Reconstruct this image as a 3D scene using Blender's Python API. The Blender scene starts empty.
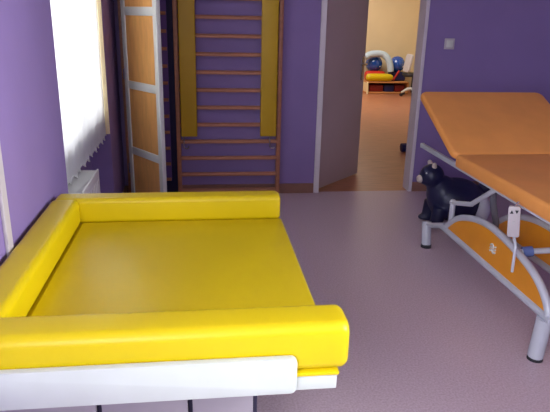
import bpy, bmesh, math, random
from mathutils import Vector, Matrix
random.seed(4)
S = bpy.context.scene
COL = S.collection
PI = math.pi

# ------------------------------------------------------------------ materials
def lin(c):
    c = c / 255.0
    return c / 12.92 if c <= 0.04045 else ((c + 0.055) / 1.055) ** 2.4

def rgb(r, g, b):
    return (lin(r), lin(g), lin(b), 1)

def mat(name, col, rough=0.5, metal=0.0, var=0.08, scale=8.0, bump=0.0, bscale=60.0, spec=0.5, col2=None, stretch=None, coat=0.0):
    m = bpy.data.materials.new(name)
    m.use_nodes = True
    nt = m.node_tree
    b = nt.nodes['Principled BSDF']
    b.inputs['Roughness'].default_value = rough
    b.inputs['Metallic'].default_value = metal
    b.inputs['Specular IOR Level'].default_value = spec
    b.inputs['Coat Weight'].default_value = coat
    tc = nt.nodes.new('ShaderNodeTexCoord')
    mp = nt.nodes.new('ShaderNodeMapping')
    nt.links.new(tc.outputs['Object'], mp.inputs['Vector'])
    if stretch:
        mp.inputs['Scale'].default_value = stretch
    n = nt.nodes.new('ShaderNodeTexNoise')
    n.inputs['Scale'].default_value = scale
    n.inputs['Detail'].default_value = 4
    nt.links.new(mp.outputs['Vector'], n.inputs['Vector'])
    r = nt.nodes.new('ShaderNodeValToRGB')
    c1 = tuple(col[i] * (1 - var) for i in range(3)) + (1,)
    c2 = col2 if col2 else tuple(min(1, col[i] * (1 + var)) for i in range(3)) + (1,)
    r.color_ramp.elements[0].position = 0.35
    r.color_ramp.elements[1].position = 0.65
    r.color_ramp.elements[0].color = c1
    r.color_ramp.elements[1].color = c2
    nt.links.new(n.outputs['Fac'], r.inputs['Fac'])
    nt.links.new(r.outputs['Color'], b.inputs['Base Color'])
    if bump > 0:
        n2 = nt.nodes.new('ShaderNodeTexNoise')
        n2.inputs['Scale'].default_value = bscale
        n2.inputs['Detail'].default_value = 3
        nt.links.new(mp.outputs['Vector'], n2.inputs['Vector'])
        bp = nt.nodes.new('ShaderNodeBump')
        bp.inputs['Strength'].default_value = bump
        bp.inputs['Distance'].default_value = 0.01
        nt.links.new(n2.outputs['Fac'], bp.inputs['Height'])
        nt.links.new(bp.outputs['Normal'], b.inputs['Normal'])
    return m

M = {}
M['purple'] = mat('purple_paint', rgb(138, 117, 168), 0.75, var=0.03, scale=3, bump=0.08, bscale=180, spec=0.25)
M['purple_board'] = mat('purple_board', rgb(104, 78, 140), 0.7, var=0.03)
M['ceiling'] = mat('ceiling_paint', rgb(225, 220, 222), 0.9, var=0.02)
M['cream'] = mat('cream_paint', rgb(222, 202, 164), 0.85, var=0.02, scale=3)
M['cream_light'] = mat('pale_cream_paint', rgb(240, 222, 178), 0.85, var=0.02, scale=3)
M['lino'] = mat('speckled_lino', rgb(196, 172, 180), 0.36, var=0.06, scale=110, col2=rgb(210, 190, 200), spec=0.35)
M['woodlino'] = mat('warm_wood_floor', rgb(176, 118, 88), 0.35, var=0.12, scale=5, stretch=(1, 6, 1), spec=0.4)
M['skirt'] = mat('brown_skirting', rgb(140, 100, 84), 0.5, var=0.08, scale=6)
M['white'] = mat('white_lacquer', rgb(214, 215, 210), 0.35, var=0.02)
M['greywhite'] = mat('grey_white_lacquer', rgb(190, 182, 186), 0.45, var=0.02)
M['tablewhite'] = mat('off_white_laminate', rgb(192, 197, 192), 0.4, var=0.02)
M['cabgrey'] = mat('grey_laminate', rgb(150, 142, 150), 0.5, var=0.02)
M['jamb'] = mat('grey_door_frame', rgb(212, 204, 210), 0.5, var=0.03)
M['leaf'] = mat('grey_door_leaf', rgb(190, 170, 172), 0.5, var=0.03, scale=3)
M['yellow'] = mat('yellow_vinyl', rgb(210, 184, 8), 0.38, var=0.03, scale=3, bump=0.05, bscale=220, spec=0.4)
M['yellow_shaded'] = mat('shaded_yellow_vinyl', rgb(188, 150, 12), 0.5, var=0.04, scale=4)  # yellow vinyl, with the shade around the wall bars put into its colour
M['orange'] = mat('orange_vinyl', rgb(240, 162, 84), 0.45, var=0.04, scale=5, bump=0.05, bscale=200, spec=0.35)
M['orange_panel'] = mat('orange_panel', rgb(232, 150, 30), 0.45, var=0.04, scale=5)
M['steel'] = mat('silver_grey_paint', rgb(196, 200, 210), 0.38, metal=0.1, var=0.03)
M['chrome'] = mat('brushed_metal', rgb(190, 190, 195), 0.25, metal=0.9, var=0.03)
M['rubber'] = mat('dark_rubber', rgb(38, 38, 46), 0.6, var=0.05)
M['navy'] = mat('navy_rubber', rgb(20, 24, 62), 0.42, var=0.08, scale=6, spec=0.5)
M['navy_mat'] = mat('navy_mat_vinyl', rgb(22, 16, 60), 0.7, var=0.06)
M['creamtoy'] = mat('cream_rubber', rgb(205, 190, 180), 0.5, var=0.03)
M['greytoy'] = mat('pale_grey_rubber', rgb(205, 208, 218), 0.5, var=0.03)
M['barwood'] = mat('beech_bars', rgb(170, 112, 84), 0.5, var=0.10, scale=9, stretch=(1, 4, 4))
M['panelwood'] = mat('orange_beech_panel', rgb(226, 166, 96), 0.5, var=0.06, scale=7, stretch=(5, 5, 1))
M['clampblue'] = mat('dusty_blue_plastic', rgb(92, 112, 170), 0.5, var=0.03)
M['armgrey'] = mat('dark_grey_steel', rgb(104, 104, 116), 0.45, var=0.03)
M['ballblue'] = mat('blue_ball_vinyl', rgb(22, 80, 175), 0.12, var=0.04, spec=0.7, coat=0.5)
M['darkblue'] = mat('dark_blue_foam', rgb(26, 30, 96), 0.6, var=0.05)
M['red'] = mat('red_vinyl', rgb(200, 44, 30), 0.5, var=0.05)
M['darkred'] = mat('dark_red_plastic', rgb(128, 24, 24), 0.5, var=0.05)
M['paleblue'] = mat('pale_blue_foam', rgb(186, 206, 222), 0.7, var=0.03)
M['benchwood'] = mat('pine_bench', rgb(206, 142, 84), 0.5, var=0.08, scale=8, stretch=(1, 6, 6))
M['palegrey'] = mat('pale_grey_fabric', rgb(190, 186, 190), 0.8, var=0.03)
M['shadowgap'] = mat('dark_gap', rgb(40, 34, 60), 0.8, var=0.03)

def translucent(name, col):
    m = bpy.data.materials.new(name)
    m.use_nodes = True
    nt = m.node_tree
    nt.nodes.clear()
    out = nt.nodes.new('ShaderNodeOutputMaterial')
    mix = nt.nodes.new('ShaderNodeMixShader')
    d = nt.nodes.new('ShaderNodeBsdfDiffuse')
    t = nt.nodes.new('ShaderNodeBsdfTranslucent')
    w = nt.nodes.new('ShaderNodeTexNoise')
    w.inputs['Scale'].default_value = 30
    r = nt.nodes.new('ShaderNodeValToRGB')
    r.color_ramp.elements[0].color = tuple(c * 0.95 for c in col[:3]) + (1,)
    r.color_ramp.elements[1].color = col
    nt.links.new(w.outputs['Fac'], r.inputs['Fac'])
    nt.links.new(r.outputs['Color'], d.inputs['Color'])
    nt.links.new(r.outputs['Color'], t.inputs['Color'])
    mix.inputs['Fac'].default_value = 0.55
    nt.links.new(d.outputs[0], mix.inputs[1])
    nt.links.new(t.outputs[0], mix.inputs[2])
    nt.links.new(mix.outputs[0], out.inputs['Surface'])
    return m
M['curtain'] = translucent('sheer_white_cloth', (0.86, 0.86, 0.86, 1))

def glass(name):
    m = bpy.data.materials.new(name)
    m.use_nodes = True
    b = m.node_tree.nodes['Principled BSDF']
    b.inputs['Base Color'].default_value = (1, 1, 1, 1)
    b.inputs['Roughness'].default_value = 0.0
    b.inputs['IOR'].default_value = 1.1
    b.inputs['Transmission Weight'].default_value = 1.0
    return m
M['glass'] = glass('clear_glass')

# ------------------------------------------------------------------ mesh helpers
def link(name, bm, m, parent=None, smooth=True, auto=40):
    bmesh.ops.recalc_face_normals(bm, faces=bm.faces)
    me = bpy.data.meshes.new(name)
    bm.to_mesh(me)
    bm.free()
    me.materials.append(m)
    o = bpy.data.objects.new(name, me)
    COL.objects.link(o)
    if smooth:
        me.shade_smooth()
        if auto:
            me.set_sharp_from_angle(angle=math.radians(auto))
    if parent:
        o.parent = parent
        o.matrix_parent_inverse = Matrix.Translation(-Vector(parent.location)) if parent.type == 'EMPTY' else Matrix.Identity(4)
    return o

def thing(name, label, cat, loc=(0, 0, 0), group=None):
    o = bpy.data.objects.new(name, None)
    o.empty_display_size = 0.1
    COL.objects.link(o)
    o.location = loc
    tag(o, label, cat, group)
    return o

def tag(o, label, cat, group=None):
    o['label'] = label
    o['category'] = cat
    if group:
        o['group'] = group
    return o

def struct(name, bm, m):
    o = link(name, bm, m, smooth=False)
    o['kind'] = 'structure'
    return o

def box(bm, x0, x1, y0, y1, z0, z1, bev=0.0, seg=2, mtx=None):
    t = bmesh.new()
    bmesh.ops.create_cube(t, size=1)
    for v in t.verts:
        v.co = Vector(((x0 + x1) / 2 + v.co.x * (x1 - x0), (y0 + y1) / 2 + v.co.y * (y1 - y0), (z0 + z1) / 2 + v.co.z * (z1 - z0)))
    if bev > 0:
        bmesh.ops.bevel(t, geom=list(t.edges), offset=bev, segments=seg, profile=0.5, affect='EDGES')
    if mtx is not None:
        bmesh.ops.transform(t, matrix=mtx, verts=t.verts)
    merge(bm, t)
    return bm

def merge(bm, t):
    me = bpy.data.meshes.new('tmp')
    t.to_mesh(me)
    t.free()
    bm.from_mesh(me)
    bpy.data.meshes.remove(me)

def B(*a, **k):
    return box(bmesh.new(), *a, **k)

def prism(bm, pts, axis, a0, a1, bev=0.0, seg=2, mtx=None):
    """polygon pts in the plane across axis, extruded a0..a1. axis 'x': pts=(y,z); 'y': (x,z); 'z': (x,y)"""
    t = bmesh.new()
    def P(p, a):
        return {'x': (a, p[0], p[1]), 'y': (p[0], a, p[1]), 'z': (p[0], p[1], a)}[axis]
    lo = [t.verts.new(P(p, a0)) for p in pts]
    hi = [t.verts.new(P(p, a1)) for p in pts]
    t.faces.new(lo)
    t.faces.new(hi[::-1])
    n = len(pts)
    for i in range(n):
        t.faces.new((lo[i], hi[i], hi[(i + 1) % n], lo[(i + 1) % n]))
    bmesh.ops.recalc_face_normals(t, faces=t.faces)
    if bev > 0:
        es = [e for e in t.edges if (e.verts[0] in lo) == (e.verts[1] in lo)]
        bmesh.ops.bevel(t, geom=es, offset=bev, segments=seg, profile=0.5, affect='EDGES')
    if mtx is not None:
        bmesh.ops.transform(t, matrix=mtx, verts=t.verts)
    merge(bm, t)
    return bm

def rrect(x0, x1, y0, y1, r, n=6):
    out = []
    for cx, cy, a in ((x1 - r, y1 - r, 0), (x0 + r, y1 - r, 90), (x0 + r, y0 + r, 180), (x1 - r, y0 + r, 270)):
        for i in range(n + 1):
            t = math.radians(a + 90 * i / n)
            out.append((cx + r * math.cos(t), cy + r * math.sin(t)))
    return out

def tube(bm, pts, r, n=12, cap=True):
    pts = [Vector(p) for p in pts]
    rs = r if isinstance(r, (list, tuple)) else [r] * len(pts)
    up = None
    rings = []
    for i, p in enumerate(pts):
        if i == 0:
            d = pts[1] - pts[0]
        elif i == len(pts) - 1:
            d = pts[-1] - pts[-2]
        else:
            d = (pts[i + 1] - p).normalized() + (p - pts[i - 1]).normalized()
        d.normalize()
        if up is None:
            up = Vector((0, 0, 1)) if abs(d.z) < 0.9 else Vector((1, 0, 0))
        a = d.cross(up).normalized()
        b = a.cross(d).normalized()
        up = b
        rings.append([bm.verts.new(p + (a * math.cos(2 * PI * k / n) + b * math.sin(2 * PI * k / n)) * rs[i]) for k in range(n)])
    for i in range(len(rings) - 1):
        for k in range(n):
            bm.faces.new((rings[i][k], rings[i][(k + 1) % n], rings[i + 1][(k + 1) % n], rings[i + 1][k]))
    if cap:
        bm.faces.new(rings[0][::-1])
        bm.faces.new(rings[-1])
    return bm

def T(pts, r, n=12):
    return tube(bmesh.new(), pts, r, n)

def ball(bm, c, rx, ry=None, rz=None, u=24, v=14, mtx=None):
    ry = rx if ry is None else ry
    rz = rx if rz is None else rz
    t = bmesh.new()
    bmesh.ops.create_uvsphere(t, u_segments=u, v_segments=v, radius=1)
    for w in t.verts:
        w.co = Vector((w.co.x * rx, w.co.y * ry, w.co.z * rz))
    if mtx is not None:
        bmesh.ops.transform(t, matrix=mtx, verts=t.verts)
    for w in t.verts:
        w.co += Vector(c)
    merge(bm, t)
    return bm

def smoothpath(pts, sub=8):
    pts = [Vector(p) for p in pts]
    out = []
    for i in range(len(pts) - 1):
        p0 = pts[max(i - 1, 0)]
        p1, p2 = pts[i], pts[i + 1]
        p3 = pts[min(i + 2, len(pts) - 1)]
        for k in range(sub):
            t = k / sub
            out.append(0.5 * ((2 * p1) + (p2 - p0) * t + (2 * p0 - 5 * p1 + 4 * p2 - p3) * t * t + (3 * p1 - p0 - 3 * p2 + p3) * t ** 3))
    out.append(pts[-1])
    return out

# ------------------------------------------------------------------ the setting
XL, XR, YB = -0.665, 3.3, 4.86
WY0, WY1, WZ0, WZ1 = 2.83, 4.25, 0.80, 2.3        # window opening in the left wall
struct('floor', B(XL - 0.3, XR + 0.1, -2.2, YB + 0.02, -0.1, 0), M['lino'])
struct('ceiling', B(XL - 0.3, XR + 0.1, -2.2, YB + 0.15, 2.8, 2.9), M['ceiling'])
wl = bmesh.new()
NY0, NY1 = -1.6, 0.0                              # a second window on the same wall, beside the camera
box(wl, XL - 0.3, XL, -2.2, NY0, 0, 2.8)
box(wl, XL - 0.3, XL, NY1, WY0, 0, 2.8)
box(wl, XL - 0.3, XL, NY0, NY1, 0, WZ0)
box(wl, XL - 0.3, XL, NY0, NY1, WZ1, 2.8)
box(wl, XL - 0.3, XL, WY1, YB, 0, 2.8)
box(wl, XL - 0.3, XL - 0.15, WY0, WY1, 0, WZ0)
box(wl, XL - 0.3, XL, WY0, WY1, WZ1, 2.8)
struct('wall_left', wl, M['purple'])
DX0, DX1, DZ = 1.03, 1.866, 2.05                  # door opening
wb = bmesh.new()
box(wb, XL - 0.3, DX0 - 0.02, YB, YB + 0.14, 0, 2.8)
box(wb, DX1 + 0.02, XR + 0.1, YB, YB + 0.14, 0, 2.8)
box(wb, DX0 - 0.02, DX1 + 0.02, YB, YB + 0.14, DZ + 0.02, 2.8)
struct('wall_back', wb, M['purple'])
struct('wall_right', B(XR, XR + 0.1, -2.2, YB, 0, 2.8), M['purple'])
# the room beyond the door
struct('floor_beyond', B(-0.2, 4.75, YB + 0.02, 12.5, -0.1, 0), M['woodlino'])
struct('ceiling_beyond', B(-0.2, 4.75, YB + 0.15, 12.5, 2.8, 2.9), M['ceiling'])
struct('wall_far', B(-0.2, 4.75, 12.4, 12.5, 0, 2.8), M['cream'])
struct('wall_far_right', B(4.64, 4.74, YB + 0.14, 12.4, 0, 2.8), M['cream_light'])
struct('wall_far_left', B(-0.3, -0.2, YB + 0.14, 12.5, 0, 2.8), M['cream'])
struct('baseboard_far', B(-0.2, 4.64, 12.385, 12.4, 0, 0.08), M['skirt'])
struct('baseboard_back', box(B(XL, 0.98, YB - 0.014, YB, 0, 0.088), 1.90, XR, YB - 0.014, YB, 0, 0.088), M['skirt'])
struct('baseboard_right', B(XR - 0.014, XR, -2.0, YB - 0.014, 0, 0.088), M['skirt'])
struct('baseboard_left', B(XL, XL + 0.012, 4.26, YB - 0.014, 0, 0.088), M['skirt'])
struct('trim_1', B(XL, XL + 0.012, 1.885, 1.935, 0, 2.8, bev=0.003), M['greywhite'])
# door frame (casing) and the open leaf
df = bmesh.new()
box(df, 0.983, DX0, YB - 0.016, YB + 0.14, 0, DZ + 0.05, bev=0.003)
box(df, DX1, 1.897, YB - 0.016, YB + 0.14, 0, DZ + 0.05, bev=0.003)
box(df, 0.983, 1.897, YB - 0.016, YB + 0.14, DZ, DZ + 0.08, bev=0.003)
struct('trim_2', df, M['jamb'])
ang = math.atan2(5.434 - 4.93, 1.523 - 1.035)
LM = Matrix.Translation((1.037, 4.93, 0)) @ Matrix.Rotation(ang, 4, 'Z')
leaf = struct('door_1', B(0, 0.735, 0.0, 0.04, 0.012, 2.04, bev=0.003, mtx=LM), M['leaf'])
h = bmesh.new()
box(h, 0.665, 0.705, -0.008, 0.0, 0.94, 1.16, bev=0.003, mtx=LM)
tube(h, [LM @ Vector(p) for p in ((0.685, 0, 1.09), (0.685, -0.05, 1.09), (0.67, -0.055, 1.09), (0.57, -0.055, 1.09))], 0.009, 10)
hd = link('door_handle', h, M['chrome'], leaf)
# window in the left wall
wf = bmesh.new()
fx0, fx1 = XL - 0.22, XL - 0.16
for a in ((WY0, WY0 + 0.07, WZ0, WZ1), (WY1 - 0.07, WY1, WZ0, WZ1), (WY0, WY1, WZ0, WZ0 + 0.07), (WY0, WY1, WZ1 - 0.07, WZ1), ((WY0 + WY1) / 2 - 0.04, (WY0 + WY1) / 2 + 0.04, WZ0, WZ1)):
    box(wf, fx0, fx1, *a, bev=0.004)
win = struct('window_1', wf, M['white'])
link('reveal_lining', B(XL - 0.15, XL - 0.001, WY1 - 0.012, WY1 - 0.001, 0.66, WZ1), M['cream_light'], win, smooth=False)
link('window_pane', B(XL - 0.195, XL - 0.19, WY0 + 0.07, WY1 - 0.07, WZ0 + 0.07, WZ1 - 0.07), M['glass'], win, smooth=False)
link('window_sill', B(XL - 0.16, XL - 0.06, WY0, WY1, WZ0, WZ0 + 0.02, bev=0.004), M['white'], win)

wf = bmesh.new()
for a in ((NY0, NY0 + 0.07, WZ0, WZ1), (NY1 - 0.07, NY1, WZ0, WZ1), (NY0, NY1, WZ0, WZ0 + 0.07), (NY0, NY1, WZ1 - 0.07, WZ1), ((NY0 + NY1) / 2 - 0.04, (NY0 + NY1) / 2 + 0.04, WZ0, WZ1)):
    box(wf, fx0, fx1, *a, bev=0.004)
struct('window_2', wf, M['white'])

# ------------------------------------------------------------------ curtain
cx = XL - 0.028
cu = thing('curtain', 'sheer white curtain with a scalloped hem glowing in front of the window', 'curtain', (cx, 3.35, 0.69))
bm = bmesh.new()
NY, NZ = 260, 24
y0c, y1c = 2.85, 4.232
grid = []
for i in range(NY + 1):
    y = y0c + (y1c - y0c) * i / NY
    ph = (y - y0c) / 0.125
    xo = 0.007 * math.sin(2 * PI * ph) + 0.004 * math.sin(2 * PI * ph * 0.43 + 1)
    zb = 0.672 + 0.026 * abs(math.sin(PI * ph))
    zb = 0.658 - 0.026 * abs(math.sin(PI * ph))
    row = []
    for j in range(NZ + 1):
        t = j / NZ
        row.append(bm.verts.new((cx + xo * (1.15 - 0.5 * t), y, zb + (2.25 - zb) * t)))
    grid.append(row)
for i in range(NY):
    for j in range(NZ):
        bm.faces.new((grid[i][j], grid[i + 1][j], grid[i + 1][j + 1], grid[i][j + 1]))
link('curtain_cloth', bm, M['curtain'], cu, auto=0)
link('hem_edging', T([(cx + (0.007 * math.sin(2 * PI * (k / 250 * 1.382) / 0.125) + 0.004 * math.sin(2 * PI * (k / 250 * 1.382) / 0.125 * 0.43 + 1)) * 1.15, y0c + 1.382 * k / 250, 0.658 - 0.026 * abs(math.sin(PI * (k / 250 * 1.382) / 0.125))) for k in range(251)], 0.004, 6), M['white'], cu)
link('curtain_rod', T([(cx, 2.83, 2.26), (cx, 4.25, 2.26)], 0.012), M['white'], cu)

# ------------------------------------------------------------------ radiator
rd = thing('radiator', 'white panel radiator on the wall below the sheer curtain', 'radiator', (-0.66, 3.1, 0.1))
ry0, ry1, rz0, rz1 = 2.86, 3.33, 0.12, 0.632
f = bmesh.new()
box(f, -0.608, -0.6, ry0, ry1, rz0, rz1, bev=0.003)
for k in range(9):
    y = ry0 + 0.035 + k * 0.0475
    box(f, -0.602, -0.596, y, y + 0.022, rz0 + 0.04, rz1 - 0.05, bev=0.0025)
link('front_panel', f, M['greywhite'], rd)
link('back_panel', B(-0.755, -0.748, ry0, ry1, rz0, rz1 - 0.01, bev=0.002), M['greywhite'], rd)
for y in (ry0, ry1 - 0.006):
    link('side_panel', B(-0.75, -0.606, y, y + 0.006, rz0, rz1 - 0.004), M['white'], rd)
f = bmesh.new()
box(f, -0.61, -0.601, ry0, ry1, rz1 - 0.004, rz1 + 0.004, bev=0.002)
for k in range(22):
    y = ry0 + 0.008 + k * 0.0204
    box(f, -0.75, -0.608, y, y + 0.012, rz1 - 0.02, rz1 - 0.004)
link('top_grille', f, M['white'], rd)
link('valve', tube(tube(bmesh.new(), [(-0.63, ry1, 0.2), (-0.63, ry1 + 0.06, 0.2), (-0.63, ry1 + 0.06, 0.0)], 0.009), [(-0.63, ry1 + 0.05, 0.2), (-0.57, ry1 + 0.05, 0.2)], 0.018), M['white'], rd)

# ------------------------------------------------------------------ yellow mat and its table
ZP = 0.557
tb = thing('therapy_table', 'low white table with rounded front rail carrying the yellow padded mat', 'table', (-0.15, 1.9, 0))
link('platform', B(-0.655, 0.345, 1.272, 2.585, ZP, 0.60, bev=0.004), M['tablewhite'], tb)
link('front_rail', prism(bmesh.new(), rrect(-0.655, 0.231, 0.570, 0.674, 0.016), 'y', 1.242, 1.264, bev=0.003), M['tablewhite'], tb)
for x in (-0.5, 0.1):
    link('rail_bracket', B(x, x + 0.06, 1.262, 1.275, 0.572, 0.598), M['tablewhite'], tb)
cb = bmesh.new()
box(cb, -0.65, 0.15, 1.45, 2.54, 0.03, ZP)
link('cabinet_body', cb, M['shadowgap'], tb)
for a, b_ in ((-0.648, -0.317), (-0.301, -0.056), (-0.042, 0.136)):
    d = link('cabinet_door', B(a, b_, 1.43, 1.45, 0.06, ZP - 0.012, bev=0.002), M['cabgrey'], tb)
    link('door_knob', ball(bmesh.new(), ((a + b_) / 2, 1.424, 0.3), 0.012), M['chrome'], d)
for k, (x, y) in enumerate(((0.29, 1.5), (0.29, 2.45))):
    link('leg', B(x - 0.025, x + 0.025, y - 0.025, y + 0.025, 0, ZP, bev=0.004), M['tablewhite'], tb) if k else None

pm = thing('padded_mat', 'bright yellow vinyl mat with raised bolsters on three sides', 'mat', (-0.15, 1.9, 0.60))
link('mat_base', B(-0.652, 0.350, 1.268, 2.582, 0.6005, 0.6125, bev=0.005), M['yellow'], pm)
mt = bmesh.new()
prism(mt, rrect(-0.527, 0.352, 1.405, 2.445, 0.012), 'z', 0.6125, 0.6245, bev=0.006, seg=3)
link('lying_surface', mt, M['yellow'], pm)

def bolster(axis, a0, a1, prof, taper=0.02):
    """rounded padded bar, softly pinched at both ends"""
    bm = bmesh.new()
    N = 40
    cx_ = sum(p[0] for p in prof) / len(prof)
    cz_ = sum(p[1] for p in prof) / len(prof)
    rings = []
    stations = []
    L = a1 - a0
    for i in range(N + 1):
        t = i / N
        stations.append(a0 + L * (0.5 - 0.5 * math.cos(PI * t)))
    for s in stations:
        e = min(s - a0, a1 - s)
        k = 1.0 if e > taper else (1 - 0.16 * (1 - e / taper) ** 2)
        wob = 1 + 0.003 * math.sin(s * 37) + 0.002 * math.sin(s * 71 + 1)
        row = []
        for p in prof:
            u = cx_ + (p[0] - cx_) * k * wob
            w = cz_ + (p[1] - cz_) * k * wob
            row.append(bm.verts.new((s, u, w) if axis == 'x' else (u, s, w)))
        rings.append(row)
    n = len(prof)
    for i in range(N):
        for k in range(n):
            bm.faces.new((rings[i][k], rings[i][(k + 1) % n], rings[i + 1][(k + 1) % n], rings[i + 1][k]))
    bm.faces.new(rings[0][::-1])
    bm.faces.new(rings[-1])
    return bm
link('bolster', bolster('x', -0.652, 0.372, rrect(1.268, 1.400, 0.613, 0.752, 0.030)), M['yellow'], pm, auto=50)
link('bolster', bolster('x', -0.640, 0.347, rrect(2.450, 2.555, 0.613, 0.729, 0.022)), M['yellow'], pm, auto=50)
link('bolster', bolster('y', 1.404, 2.448, rrect(-0.652, -0.532, 0.613, 0.733, 0.026)), M['yellow'], pm, auto=50)

# ------------------------------------------------------------------ wall bars with yellow boards
wbx = thing('gym_bars', 'tall wooden wall bars between the white screen and the doorway', 'wall bars', (0.22, 4.82, 0))
for x in (-0.213, 0.632):
    link('upright', B(x, x + 0.034, 4.7965, YB - 0.001, 0.0, 2.45, bev=0.004), M['barwood'], wbx)
RZ = [0.046 + 0.1432 * k for k in range(17)]
for z in RZ:
    prof = [(4.817 + 0.020 * math.cos(2 * PI * k / 14), z + 0.022 * math.sin(2 * PI * k / 14)) for k in range(9)]
    link('rung', prism(bmesh.new(), prof, 'x', -0.182, 0.636), M['barwood'], wbx)
for x0, x1, lab in ((-0.172, -0.040, 'long yellow padded strip hanging on the wall bars, nearer the white screen'),
                    (0.487, 0.622, 'long yellow padded strip hanging on the wall bars, nearer the doorway')):
    pd = thing('padded_strip', lab, 'padded strip', ((x0 + x1) / 2, 4.78, 0.53), 'yellow padded strips on the wall bars')
    link('cushion', B(x0, x1, 4.759, 4.7965, 0.532, 2.3, bev=0.008, seg=3), M['yellow_shaded'], pd)
    for hx in ((x0 + 0.02,) if x0 < 0 else (x1 - 0.05,)):
        link('hook', T([(hx, 4.780, 0.54), (hx, 4.782, 0.47), (hx, 4.776, 0.44), (hx + 0.018, 4.772, 0.428), (hx + 0.034, 4.772, 0.432), (hx + 0.04, 4.772, 0.45)], 0.006, 8), M['chrome'], pd)

# navy mat and narrow ladder behind the screen
nm = thing('gym_mat', 'dark navy gym mat standing against the wall beside the wall bars', 'mat', (-0.4, 4.83, 0))
link('mat_cover', B(-0.60, -0.214, 4.815, 4.845, 0.0, 2.1, bev=0.008), M['navy_mat'], nm)
ld = thing('climbing_ladder', 'narrow wooden rung ladder on a purple board, mostly behind the white screen', 'ladder', (-0.4, 4.78, 0))
link('backing_board', B(-0.62, -0.262, 4.790, 4.806, 0.145, 2.2, bev=0.002), M['purple_board'], ld)
for k in range(15):
    z = 0.165 + 0.134 * k
    prof = [(4.772 + 0.014 * math.cos(2 * PI * q / 12), z + 0.014 * math.sin(2 * PI * q / 12)) for q in range(12)]
    link('rung', prism(bmesh.new(), prof, 'x', -0.60, -0.266), M['barwood'], ld)
link('upright', B(-0.625, -0.6, 4.755, 4.79, 0.0, 2.2, bev=0.003), M['barwood'], ld)

# ------------------------------------------------------------------ folding screen
fs = thing('folding_screen', 'white framed folding screen with beech panels standing beside the curtain', 'screen', (-0.42, 4.4, 0))
def leaf_at(p0, p1, th=0.034):
    d = Vector((p1[0] - p0[0], p1[1] - p0[1], 0))
    L = d.length
    mt_ = Matrix.Translation((p0[0], p0[1], 0)) @ Matrix.Rotation(math.atan2(d.y, d.x), 4, 'Z')
    fr = bmesh.new()
    box(fr, 0, 0.052, 0, th, 0.01, 2.1, bev=0.004, mtx=mt_)
    box(fr, L - 0.052, L, 0, th, 0.01, 2.1, bev=0.004, mtx=mt_)
    for z in (0.04, 0.462, 0.978, 1.513, 2.065):
        box(fr, 0.05, L - 0.05, 0.002, th - 0.002, z - 0.03, z + 0.03, bev=0.003, mtx=mt_)
    o = link('screen_frame', fr, M['white'], fs)
    for za, zb in ((0.065, 0.434), (0.490, 0.950), (1.006, 1.485), (1.541, 2.037)):
        link('wood_panel', B(0.048, L - 0.048, 0.010, th - 0.010, za, zb, mtx=mt_), M['panelwood'], fs, smooth=False)
leaf_at((-0.588, 4.625), (-0.298, 4.205))
leaf_at((-0.590, 4.665), (-0.36, 4.695))
for z in (0.3, 1.05, 1.8):
    hg = tube(bmesh.new(), [(-0.592, 4.65, z - 0.04), (-0.592, 4.65, z + 0.04)], 0.008, 8)
    link('hinge', hg, M['chrome'], fs)

# ------------------------------------------------------------------ light switch
sw = thing('light_switch', 'small pale square light switch on the purple wall beside the doorway', 'light switch', (2.109, YB, 1.31))
link('switch_plate', B(2.062, 2.152, YB - 0.009, YB, 1.264, 1.354, bev=0.004), M['greywhite'], sw)
link('rocker', B(2.078, 2.136, YB - 0.014, YB - 0.008, 1.280, 1.338, bev=0.003), M['white'], sw)

# ------------------------------------------------------------------ orange treatment table
ot = thing('treatment_table', 'orange upholstered treatment table with raised head section on silver bowed frame', 'treatment table', (1.85, 2.7, 0))
TX0, TX1 = 1.478, 2.365
# main lying section
ms = bmesh.new()
prism(ms, rrect(TX0, TX1, 1.72, 3.150, 0.03), 'z', 0.674, 0.752, bev=0.020, seg=4)
link('lying_section', ms, M['orange'], ot)
# raised head section
al = math.atan2(1.036 - 0.748, 3.80 - 3.158)
HL = 0.715
HM = Matrix.Translation((0, 3.158, 0.748)) @ Matrix.Rotation(al, 4, 'X')
hs = bmesh.new()
prism(hs, rrect(TX0, TX1, 0.0, HL, 0.055), 'z', -0.052, 0.0, bev=0.020, seg=4, mtx=HM)
link('head_section', hs, M['orange'], ot)
hu = bmesh.new()
for x in (TX0 + 0.12, TX1 - 0.12):
    tube(hu, [HM @ Vector((x, 0.0, -0.068)), HM @ Vector((x, HL - 0.1, -0.068))], 0.014)
tube(hu, [HM @ Vector((TX0 + 0.12, HL - 0.15, -0.068)), HM @ Vector((TX1 - 0.12, HL - 0.15, -0.068))], 0.014)
tube(hu, [HM @ Vector(((TX0 + TX1) / 2 + 0.2, HL - 0.3, -0.068)), ((TX0 + TX1) / 2 + 0.2, 2.95, 0.665)], 0.012)
tube(hu, [HM @ Vector((TX0 + 0.12, HL - 0.3, -0.068)), HM @ Vector((TX1 - 0.12, HL - 0.3, -0.068))], 0.012)
link('head_support', hu, M['steel'], ot)
# top frame
tf = bmesh.new()
for x in (TX0 + 0.006, TX1 - 0.03):
    box(tf, x, x + 0.024, 1.76, 3.70, 0.668, 0.698, bev=0.004)
for y in (1.80, 2.70, 3.10, ):
    box(tf, TX0 + 0.01, TX1 - 0.01, y, y + 0.03, 0.668, 0.698, bev=0.004)
link('top_frame', tf, M['steel'], ot)
for x in (TX0 + 0.005, TX1 - 0.031):
    link('rail_end_cap', B(x, x + 0.026, 3.695, 3.712, 0.667, 0.699, bev=0.004), M['white'], ot)
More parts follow.
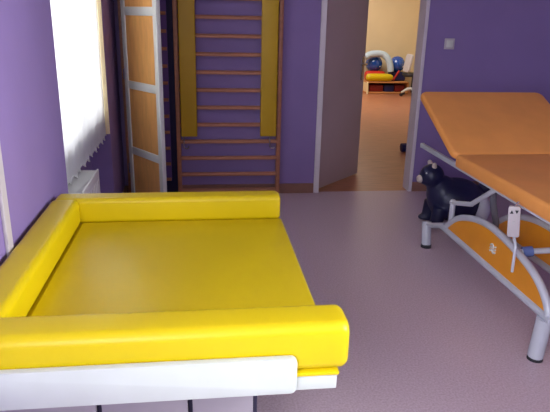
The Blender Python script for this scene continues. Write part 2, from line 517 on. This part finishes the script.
# bowed side panels, one per side
arch = [(3.27, 0.238), (3.2, 0.30), (3.08, 0.375), (2.89, 0.433), (2.72, 0.452), (2.556, 0.441), (2.41, 0.418), (2.28, 0.385), (2.19, 0.338), (2.135, 0.285), (2.118, 0.24)]
XA, XB = 1.53, 1.85
for X in (XA, XB):
    a3 = smoothpath([(X, y, z) for y, z in arch], 5)
    sf = bmesh.new()
    tube(sf, a3, 0.019)
    tube(sf, [(X, 3.30, 0.237), (X, 2.09, 0.237)], 0.021)
    link('bow_frame', sf, M['steel'], ot)
    pn = link('side_panel', prism(bmesh.new(), [(p.y, p.z) for p in a3], 'x', X - 0.005, X + 0.005), M['orange_panel'], ot, smooth=False)
    if X == XA:
        em = bmesh.new()
        yc, zc = 2.655, 0.350
        ring = [(X - 0.007, yc + 0.040 * math.cos(t * PI / 12), zc + 0.034 * math.sin(t * PI / 12)) for t in range(25)]
        for dz in (-0.014, 0.002, 0.018):
            tube(em, smoothpath([(X - 0.007, yc + 0.028, zc + dz - 0.004), (X - 0.007, yc + 0.012, zc + dz + 0.006), (X - 0.007, yc - 0.008, zc + dz - 0.005), (X - 0.007, yc - 0.028, zc + dz + 0.004)], 5), 0.0055, 6)
        link('emblem', em, M['white'], pn, smooth=False)
    for y, yt in ((3.535, 3.57), (2.158, 2.14)):
        lg = link('leg', T([(X, y, 0.018), (X, yt, 0.175)], 0.032, 18) if y > 3 else T([(X, y, 0.018), (X, yt, 0.225)], 0.036, 18), M['steel'], ot)
        link('rubber_foot', T([(X, y, 0.0), (X, y, 0.022)], [0.036, 0.035], 18), M['rubber'], lg)
    cn = bmesh.new()
    tube(cn, smoothpath([(X, 3.56, 0.165), (X, 3.46, 0.185), (X, 3.36, 0.222), (X, 3.28, 0.237)], 5), 0.017)
    link('leg_arm', cn, M['steel'], ot)
link('base_crossbar', T([(XA, 3.56, 0.15), (XB, 3.56, 0.15)], 0.018), M['steel'], ot)
link('base_crossbar', T([(XA, 2.14, 0.19), (XB, 2.14, 0.19)], 0.018), M['steel'], ot)
# lifting linkage
lk = bmesh.new()
tube(lk, [(XA, 3.200, 0.29), (XA, 3.204, 0.430)], 0.017)
tube(lk, [(XA, 3.212, 0.428), (XA, 2.962, 0.500)], 0.014)
tube(lk, [(XA, 2.970, 0.498), (XA, 2.690, 0.684)], 0.014)
ball(lk, (XA, 3.206, 0.432), 0.021)
link('lifting_linkage', lk, M['steel'], ot)
lk = bmesh.new()
tube(lk, smoothpath([(1.712, 3.0, 0.235), (1.716, 3.0, 0.36), (1.700, 3.0, 0.42), (1.684, 3.0, 0.475), (1.672, 3.0, 0.54), (1.66, 3.0, 0.672)], 5), 0.019)
tube(lk, [(XA, 3.0, 0.235), (XB, 3.0, 0.235)], 0.014)
box(lk, 1.62, 1.76, 2.99, 3.02, 0.655, 0.672)
link('lifting_arm', lk, M['armgrey'], ot)
lk = bmesh.new()
tube(lk, [(XA, 2.47, 0.41), (XB, 2.41, 0.445)], 0.015)
tube(lk, [(1.80, 2.42, 0.44), (1.95, 2.1, 0.672)], 0.02)
link('crossbar', lk, M['steel'], ot)
link('clamp', T([(1.572, 2.463, 0.413), (1.618, 2.455, 0.419)], 0.026, 16), M['clampblue'], ot)

# hand control hanging on the near edge
hc = thing('hand_control', 'pale hand control with dark buttons hanging from the orange table edge', 'remote control', (1.45, 2.38, 0.61))
HR = Matrix.Translation((1.452, 2.385, 0.606)) @ Matrix.Rotation(math.radians(-30), 4, 'Z') @ Matrix.Rotation(math.radians(-5), 4, 'Y')
link('case', prism(bmesh.new(), rrect(-0.027, 0.027, -0.076, 0.076, 0.010), 'y', -0.012, 0.012, bev=0.003, mtx=HR), M['greywhite'], hc)
for dx in (-0.011, 0.011):
    link('button', prism(bmesh.new(), [(dx - 0.008, 0.042), (dx + 0.008, 0.042), (dx, 0.058)] if dx < 0 else [(dx - 0.008, 0.058), (dx, 0.042), (dx + 0.008, 0.058)], 'y', -0.016, -0.011, mtx=HR), M['rubber'], hc)
link('button', prism(bmesh.new(), rrect(-0.007, 0.007, -0.010, 0.004, 0.003), 'y', -0.015, -0.011, mtx=HR), M['palegrey'], hc)
link('hanging_hook', T(smoothpath([HR @ Vector((0, 0.0, 0.074)), (1.457, 2.392, 0.69), (1.461, 2.392, 0.697), (1.468, 2.392, 0.699)], 4), 0.004, 8), M['chrome'], hc)
link('cable', T(smoothpath([HR @ Vector((0.004, 0, -0.074)), (1.451, 2.338, 0.50), (1.45, 2.332, 0.44), (1.45, 2.328, 0.371)], 5), [0.007] * 16, 8), M['steel'], hc)

# ------------------------------------------------------------------ navy hopping animal toy
ty = thing('hopping_animal', 'navy blue inflatable hopping animal standing under the orange table head', 'toy', (1.9, 4.0, 0))
b = bmesh.new()
YT = 4.0
ball(b, (1.93, YT, 0.190), 0.225, 0.185, 0.172, mtx=Matrix.Rotation(math.radians(6), 4, 'Y'))
ball(b, (1.81, YT, 0.245), 0.115, 0.13, 0.14)
ball(b, (1.757, YT, 0.30), 0.07, 0.075, 0.09)
ball(b, (1.715, YT, 0.385), 0.092, 0.088, 0.090)
ball(b, (1.660, YT, 0.365), 0.050, 0.055, 0.048)
for x, y, dx in ((1.775, YT - 0.085, -0.02), (1.775, YT + 0.085, -0.02), (2.05, YT - 0.085, 0.02), (2.05, YT + 0.085, 0.02)):
    tube(b, [(x, y, 0.16), (x + dx, y, 0.05), (x + dx * 1.3, y, 0.004)], [0.06, 0.05, 0.046], 14)
    ball(b, (x + dx * 1.3 - 0.02, y, 0.026), 0.056, 0.042, 0.026)
tube(b, smoothpath([(2.08, YT, 0.22), (2.125, YT, 0.262), (2.15, YT, 0.30)], 4), [0.05] * 5 + [0.045] * 4, 14)
ball(b, (2.15, YT, 0.285), 0.052, 0.05, 0.045)
body = link('body', b, M['navy'], ty)
rm = body.modifiers.new('remesh', 'REMESH')
rm.mode = 'VOXEL'
rm.voxel_size = 0.009
rm.use_smooth_shade = True
sm = body.modifiers.new('smooth', 'SMOOTH')
sm.factor = 0.5
sm.iterations = 6
link('muzzle', ball(bmesh.new(), (1.622, YT - 0.005, 0.362), 0.026, 0.036, 0.030), M['creamtoy'], ty)
for s in (-1, 1):
    link('eye', ball(bmesh.new(), (1.655, YT + s * 0.045 , 0.415), 0.010), M['white'], ty)
    link('ear', tube(bmesh.new(), smoothpath([(1.712, YT + s * 0.035, 0.455), (1.708, YT + s * 0.044, 0.475), (1.70, YT + s * 0.052, 0.492)], 4), [0.020, 0.020, 0.019, 0.018, 0.018, 0.017, 0.015, 0.012, 0.008], 12), M['creamtoy'], ty)
link('rump_patch', ball(bmesh.new(), (2.085, YT - 0.115, 0.150), 0.062, 0.080, 0.105), M['greytoy'], ty)

# ------------------------------------------------------------------ things in the room beyond
YF = 12.0
bn = thing('bench', 'low pine bench shelf against the cream wall of the room beyond', 'bench', (3.88, YF, 0))
link('top_board', B(3.43, 4.33, YF - 0.2, YF + 0.38, 0.225, 0.250, bev=0.004), M['benchwood'], bn)
link('bottom_board', B(3.43, 4.33, YF - 0.2, YF + 0.28, 0.005, 0.035, bev=0.004), M['benchwood'], bn)
link('side_board', B(3.43, 3.455, YF - 0.2, YF + 0.28, 0.035, 0.225), M['cream_light'], bn, smooth=False)
link('side_board', B(4.305, 4.33, YF - 0.2, YF + 0.28, 0.035, 0.225), M['benchwood'], bn, smooth=False)
link('back_board', B(3.455, 4.305, YF + 0.26, YF + 0.278, 0.035, 0.225), M['darkred'], bn, smooth=False)
link('post', T([(3.44, YF - 0.22, 0.0), (3.43, YF - 0.22, 0.25)], 0.02), M['cream_light'], bn)
for x0, x1, m, lab in ((3.50, 3.80, 'darkred', 'dark red storage box inside the pine bench, under the yellow bolster'),
                       (3.83, 4.04, 'darkblue', 'dark blue storage box in the middle of the pine bench'),
                       (4.06, 4.27, 'darkred', 'dark red storage box inside the pine bench, nearest the swivel chair')):
    t = thing('storage_box', lab, 'box', ((x0 + x1) / 2, YF, 0.035), 'storage boxes in the bench')
    link('box_body', B(x0, x1, YF - 0.12, YF + 0.2, 0.036, 0.15, bev=0.006), M[m], t)
    link('box_lid', B(x0 - 0.004, x1 + 0.004, YF - 0.125, YF + 0.205, 0.15, 0.172, bev=0.005), M[m], t)
xs = [3.44, 3.445, 3.47, 3.52, 3.65, 3.80, 3.84, 3.868, 3.873]
o = link('bolster_roll', T([(x, YF + 0.06, 0.351) for x in xs], [0.03, 0.07, 0.095, 0.1, 0.1, 0.1, 0.095, 0.07, 0.03], 18), M['red'])
tag(o, 'short red bolster roll on the pine bench, behind the yellow one', 'bolster')
o = link('foam_cushion', B(4.0, 4.31, YF - 0.02, YF + 0.27, 0.251, 0.425, bev=0.03, seg=3), M['darkblue'])
tag(o, 'dark blue foam cushion on the pine bench, under the second blue ball', 'cushion')
bl = bmesh.new()
xs = [3.42, 3.425, 3.45, 3.5, 3.6, 3.75, 3.88, 3.95, 3.99, 4.0]
rr = [0.02, 0.05, 0.07, 0.078, 0.08, 0.08, 0.078, 0.065, 0.04, 0.015]
tube(bl, [(x, YF - 0.12, 0.332) for x in xs], rr, 18)
o = link('bolster_roll', bl, M['yellow'])
tag(o, 'short yellow bolster roll lying on the front of the pine bench', 'bolster')
def exball(c, r, lab):
    t = thing('exercise_ball', lab, 'ball', (c[0], c[1], c[2] - r), 'blue exercise balls on the bench')
    link('ball_skin', ball(bmesh.new(), c, r, u=36, v=22), M['ballblue'], t)
    link('air_valve', ball(bmesh.new(), (c[0] + r * 0.5, c[1] - r * 0.82, c[2] - r * 0.28), 0.012), M['white'], t)
exball((3.665, YF + 0.215, 0.590), 0.180, 'shiny blue exercise ball behind the red bolster, under the pale blue roll')
exball((4.15, YF + 0.13, 0.591), 0.165, 'shiny blue exercise ball on the dark blue cushion, near the swivel chair')
nd = smoothpath([(3.40, YF + 0.02, 0.72), (3.50, YF + 0.03, 0.780), (3.66, YF + 0.02, 0.806), (3.80, YF + 0.01, 0.785), (3.89, YF - 0.03, 0.70), (3.935, YF - 0.05, 0.58), (3.96, YF - 0.06, 0.44)], 6)
o = link('foam_noodle', T(nd, [0.04] + [0.068] * (len(nd) - 2) + [0.045], 14), M['paleblue'])
tag(o, 'thick pale blue foam roll draped over the ball behind the red bolster', 'foam roll')
o = link('gym_stick', T([(4.03, YF - 0.045, 0.272), (4.15, YF - 0.045, 0.47)], [0.02, 0.02], 12), M['red'])
tag(o, 'short red stick leaning against the dark blue cushion on the bench', 'stick')

# swivel chair
CX, CY = 4.30, 11.5
ch = thing('swivel_chair', 'dark swivel chair with pale back and white star base beside the bench', 'chair', (CX, CY, 0))
link('seat', prism(bmesh.new(), rrect(CX - 0.2, CX + 0.2, CY - 0.2, CY + 0.2, 0.07), 'z', 0.40, 0.46, bev=0.02, seg=3), M['rubber'], ch)
BMx = Matrix.Translation((CX - 0.17, CY, 0.48)) @ Matrix.Rotation(math.radians(10), 4, 'Y')
link('backrest', prism(bmesh.new(), rrect(-0.17, 0.17, 0.0, 0.36, 0.06), 'x', -0.02, 0.03, bev=0.015, seg=3, mtx=BMx), M['palegrey'], ch)
link('back_bracket', B(CX - 0.2, CX - 0.1, CY - 0.03, CY + 0.03, 0.385, 0.405), M['rubber'], ch)
link('gas_column', T([(CX, CY, 0.07), (CX, CY, 0.41)], 0.03), M['rubber'], ch)
for k in range(5):
    a = math.radians(188 + 72 * k)
    dx, dy = math.cos(a), math.sin(a)
    link('base_arm', T([(CX, CY, 0.15), (CX + dx * 0.12, CY + dy * 0.12, 0.135), (CX + dx * 0.24, CY + dy * 0.24, 0.075)], [0.035, 0.03, 0.02], 10), M['white'], ch)
    c = Vector((CX + dx * 0.24, CY + dy * 0.24, 0.03))
    n = Vector((-dy, dx, 0)) * 0.022
    link('castor', T([c - n, c + n], 0.03, 14), M['rubber'], ch)

# navy hand weight on the floor just past the doorway
hw = thing('hand_weight', 'small dark blue hand weight on the floor just beyond the doorway', 'weight', (2.42, 6.45, 0))
for x in (2.345, 2.47):
    link('weight_head', T([(x, 6.45, 0.052), (x + 0.06, 6.45, 0.052)], 0.052, 8), M['darkblue'], hw)
link('grip', T([(2.40, 6.45, 0.052), (2.475, 6.45, 0.052)], 0.016), M['darkblue'], hw)

# ------------------------------------------------------------------ light
w = bpy.data.worlds.new('sky')
S.world = w
w.use_nodes = True
bg = w.node_tree.nodes['Background']
bg.inputs['Color'].default_value = (0.72, 0.80, 1.0, 1)
bg.inputs['Strength'].default_value = 0.06

def area(name, loc, target, sx, sy, power, col, spread=180):
    l = bpy.data.lights.new(name, 'AREA')
    l.shape = 'RECTANGLE'
    l.size, l.size_y = sx, sy
    l.energy = power
    l.color = col
    l.spread = math.radians(spread)
    o = bpy.data.objects.new(name, l)
    COL.objects.link(o)
    o.location = loc
    o.rotation_euler = (Vector(target) - Vector(loc)).to_track_quat('-Z', 'Y').to_euler()
    return o
area('daylight_window', (XL - 0.6, 3.5, 1.6), (XL, 3.5, 1.55), 1.7, 1.6, 50, (0.95, 0.97, 1.0))
area('daylight_second', (XL - 0.4, -0.85, 1.7), (3.0, 2.6, 0.9), 1.6, 1.4, 168, (0.9, 0.94, 1.0))
area('daylight_near', (1.2, -1.8, 2.3), (1.0, 2.2, 0.2), 2.6, 1.0, 7, (0.85, 0.9, 1.0))
area('fill_side', (XR - 0.1, 0.2, 1.9), (-0.66, 1.2, 1.0), 1.6, 1.4, 52, (0.9, 0.94, 1.0), 62)  # added fill lamp, narrowed onto the near left wall; no window on this side
area('fill_beyond', (2.6, 10.6, 2.7), (3.2, 10.8, 0), 2.0, 2.4, 120, (1.0, 0.94, 0.85))  # added fill lamp under the ceiling, brightens the room beyond

# ------------------------------------------------------------------ camera
cam = bpy.data.cameras.new('camera')
co = bpy.data.objects.new('camera', cam)
COL.objects.link(co)
r = Vector((0.99214043, -0.12316064, 0.02210932))
u = Vector((0.01788081, 0.31442313, 0.94911452))
fw = Vector((0.12384523, 0.94125956, -0.31415411))
mw = Matrix(((r.x, u.x, -fw.x, 0), (r.y, u.y, -fw.y, 0), (r.z, u.z, -fw.z, 1.5), (0, 0, 0, 1)))
co.matrix_world = mw
cam.sensor_fit = 'HORIZONTAL'
cam.sensor_width = 36
cam.lens = 573.2737727644508 / 550 * 36
cam.clip_start = 0.05
S.camera = co
S.view_settings.view_transform = 'Standard'
S.view_settings.look = 'None'
S.view_settings.exposure = 0.0
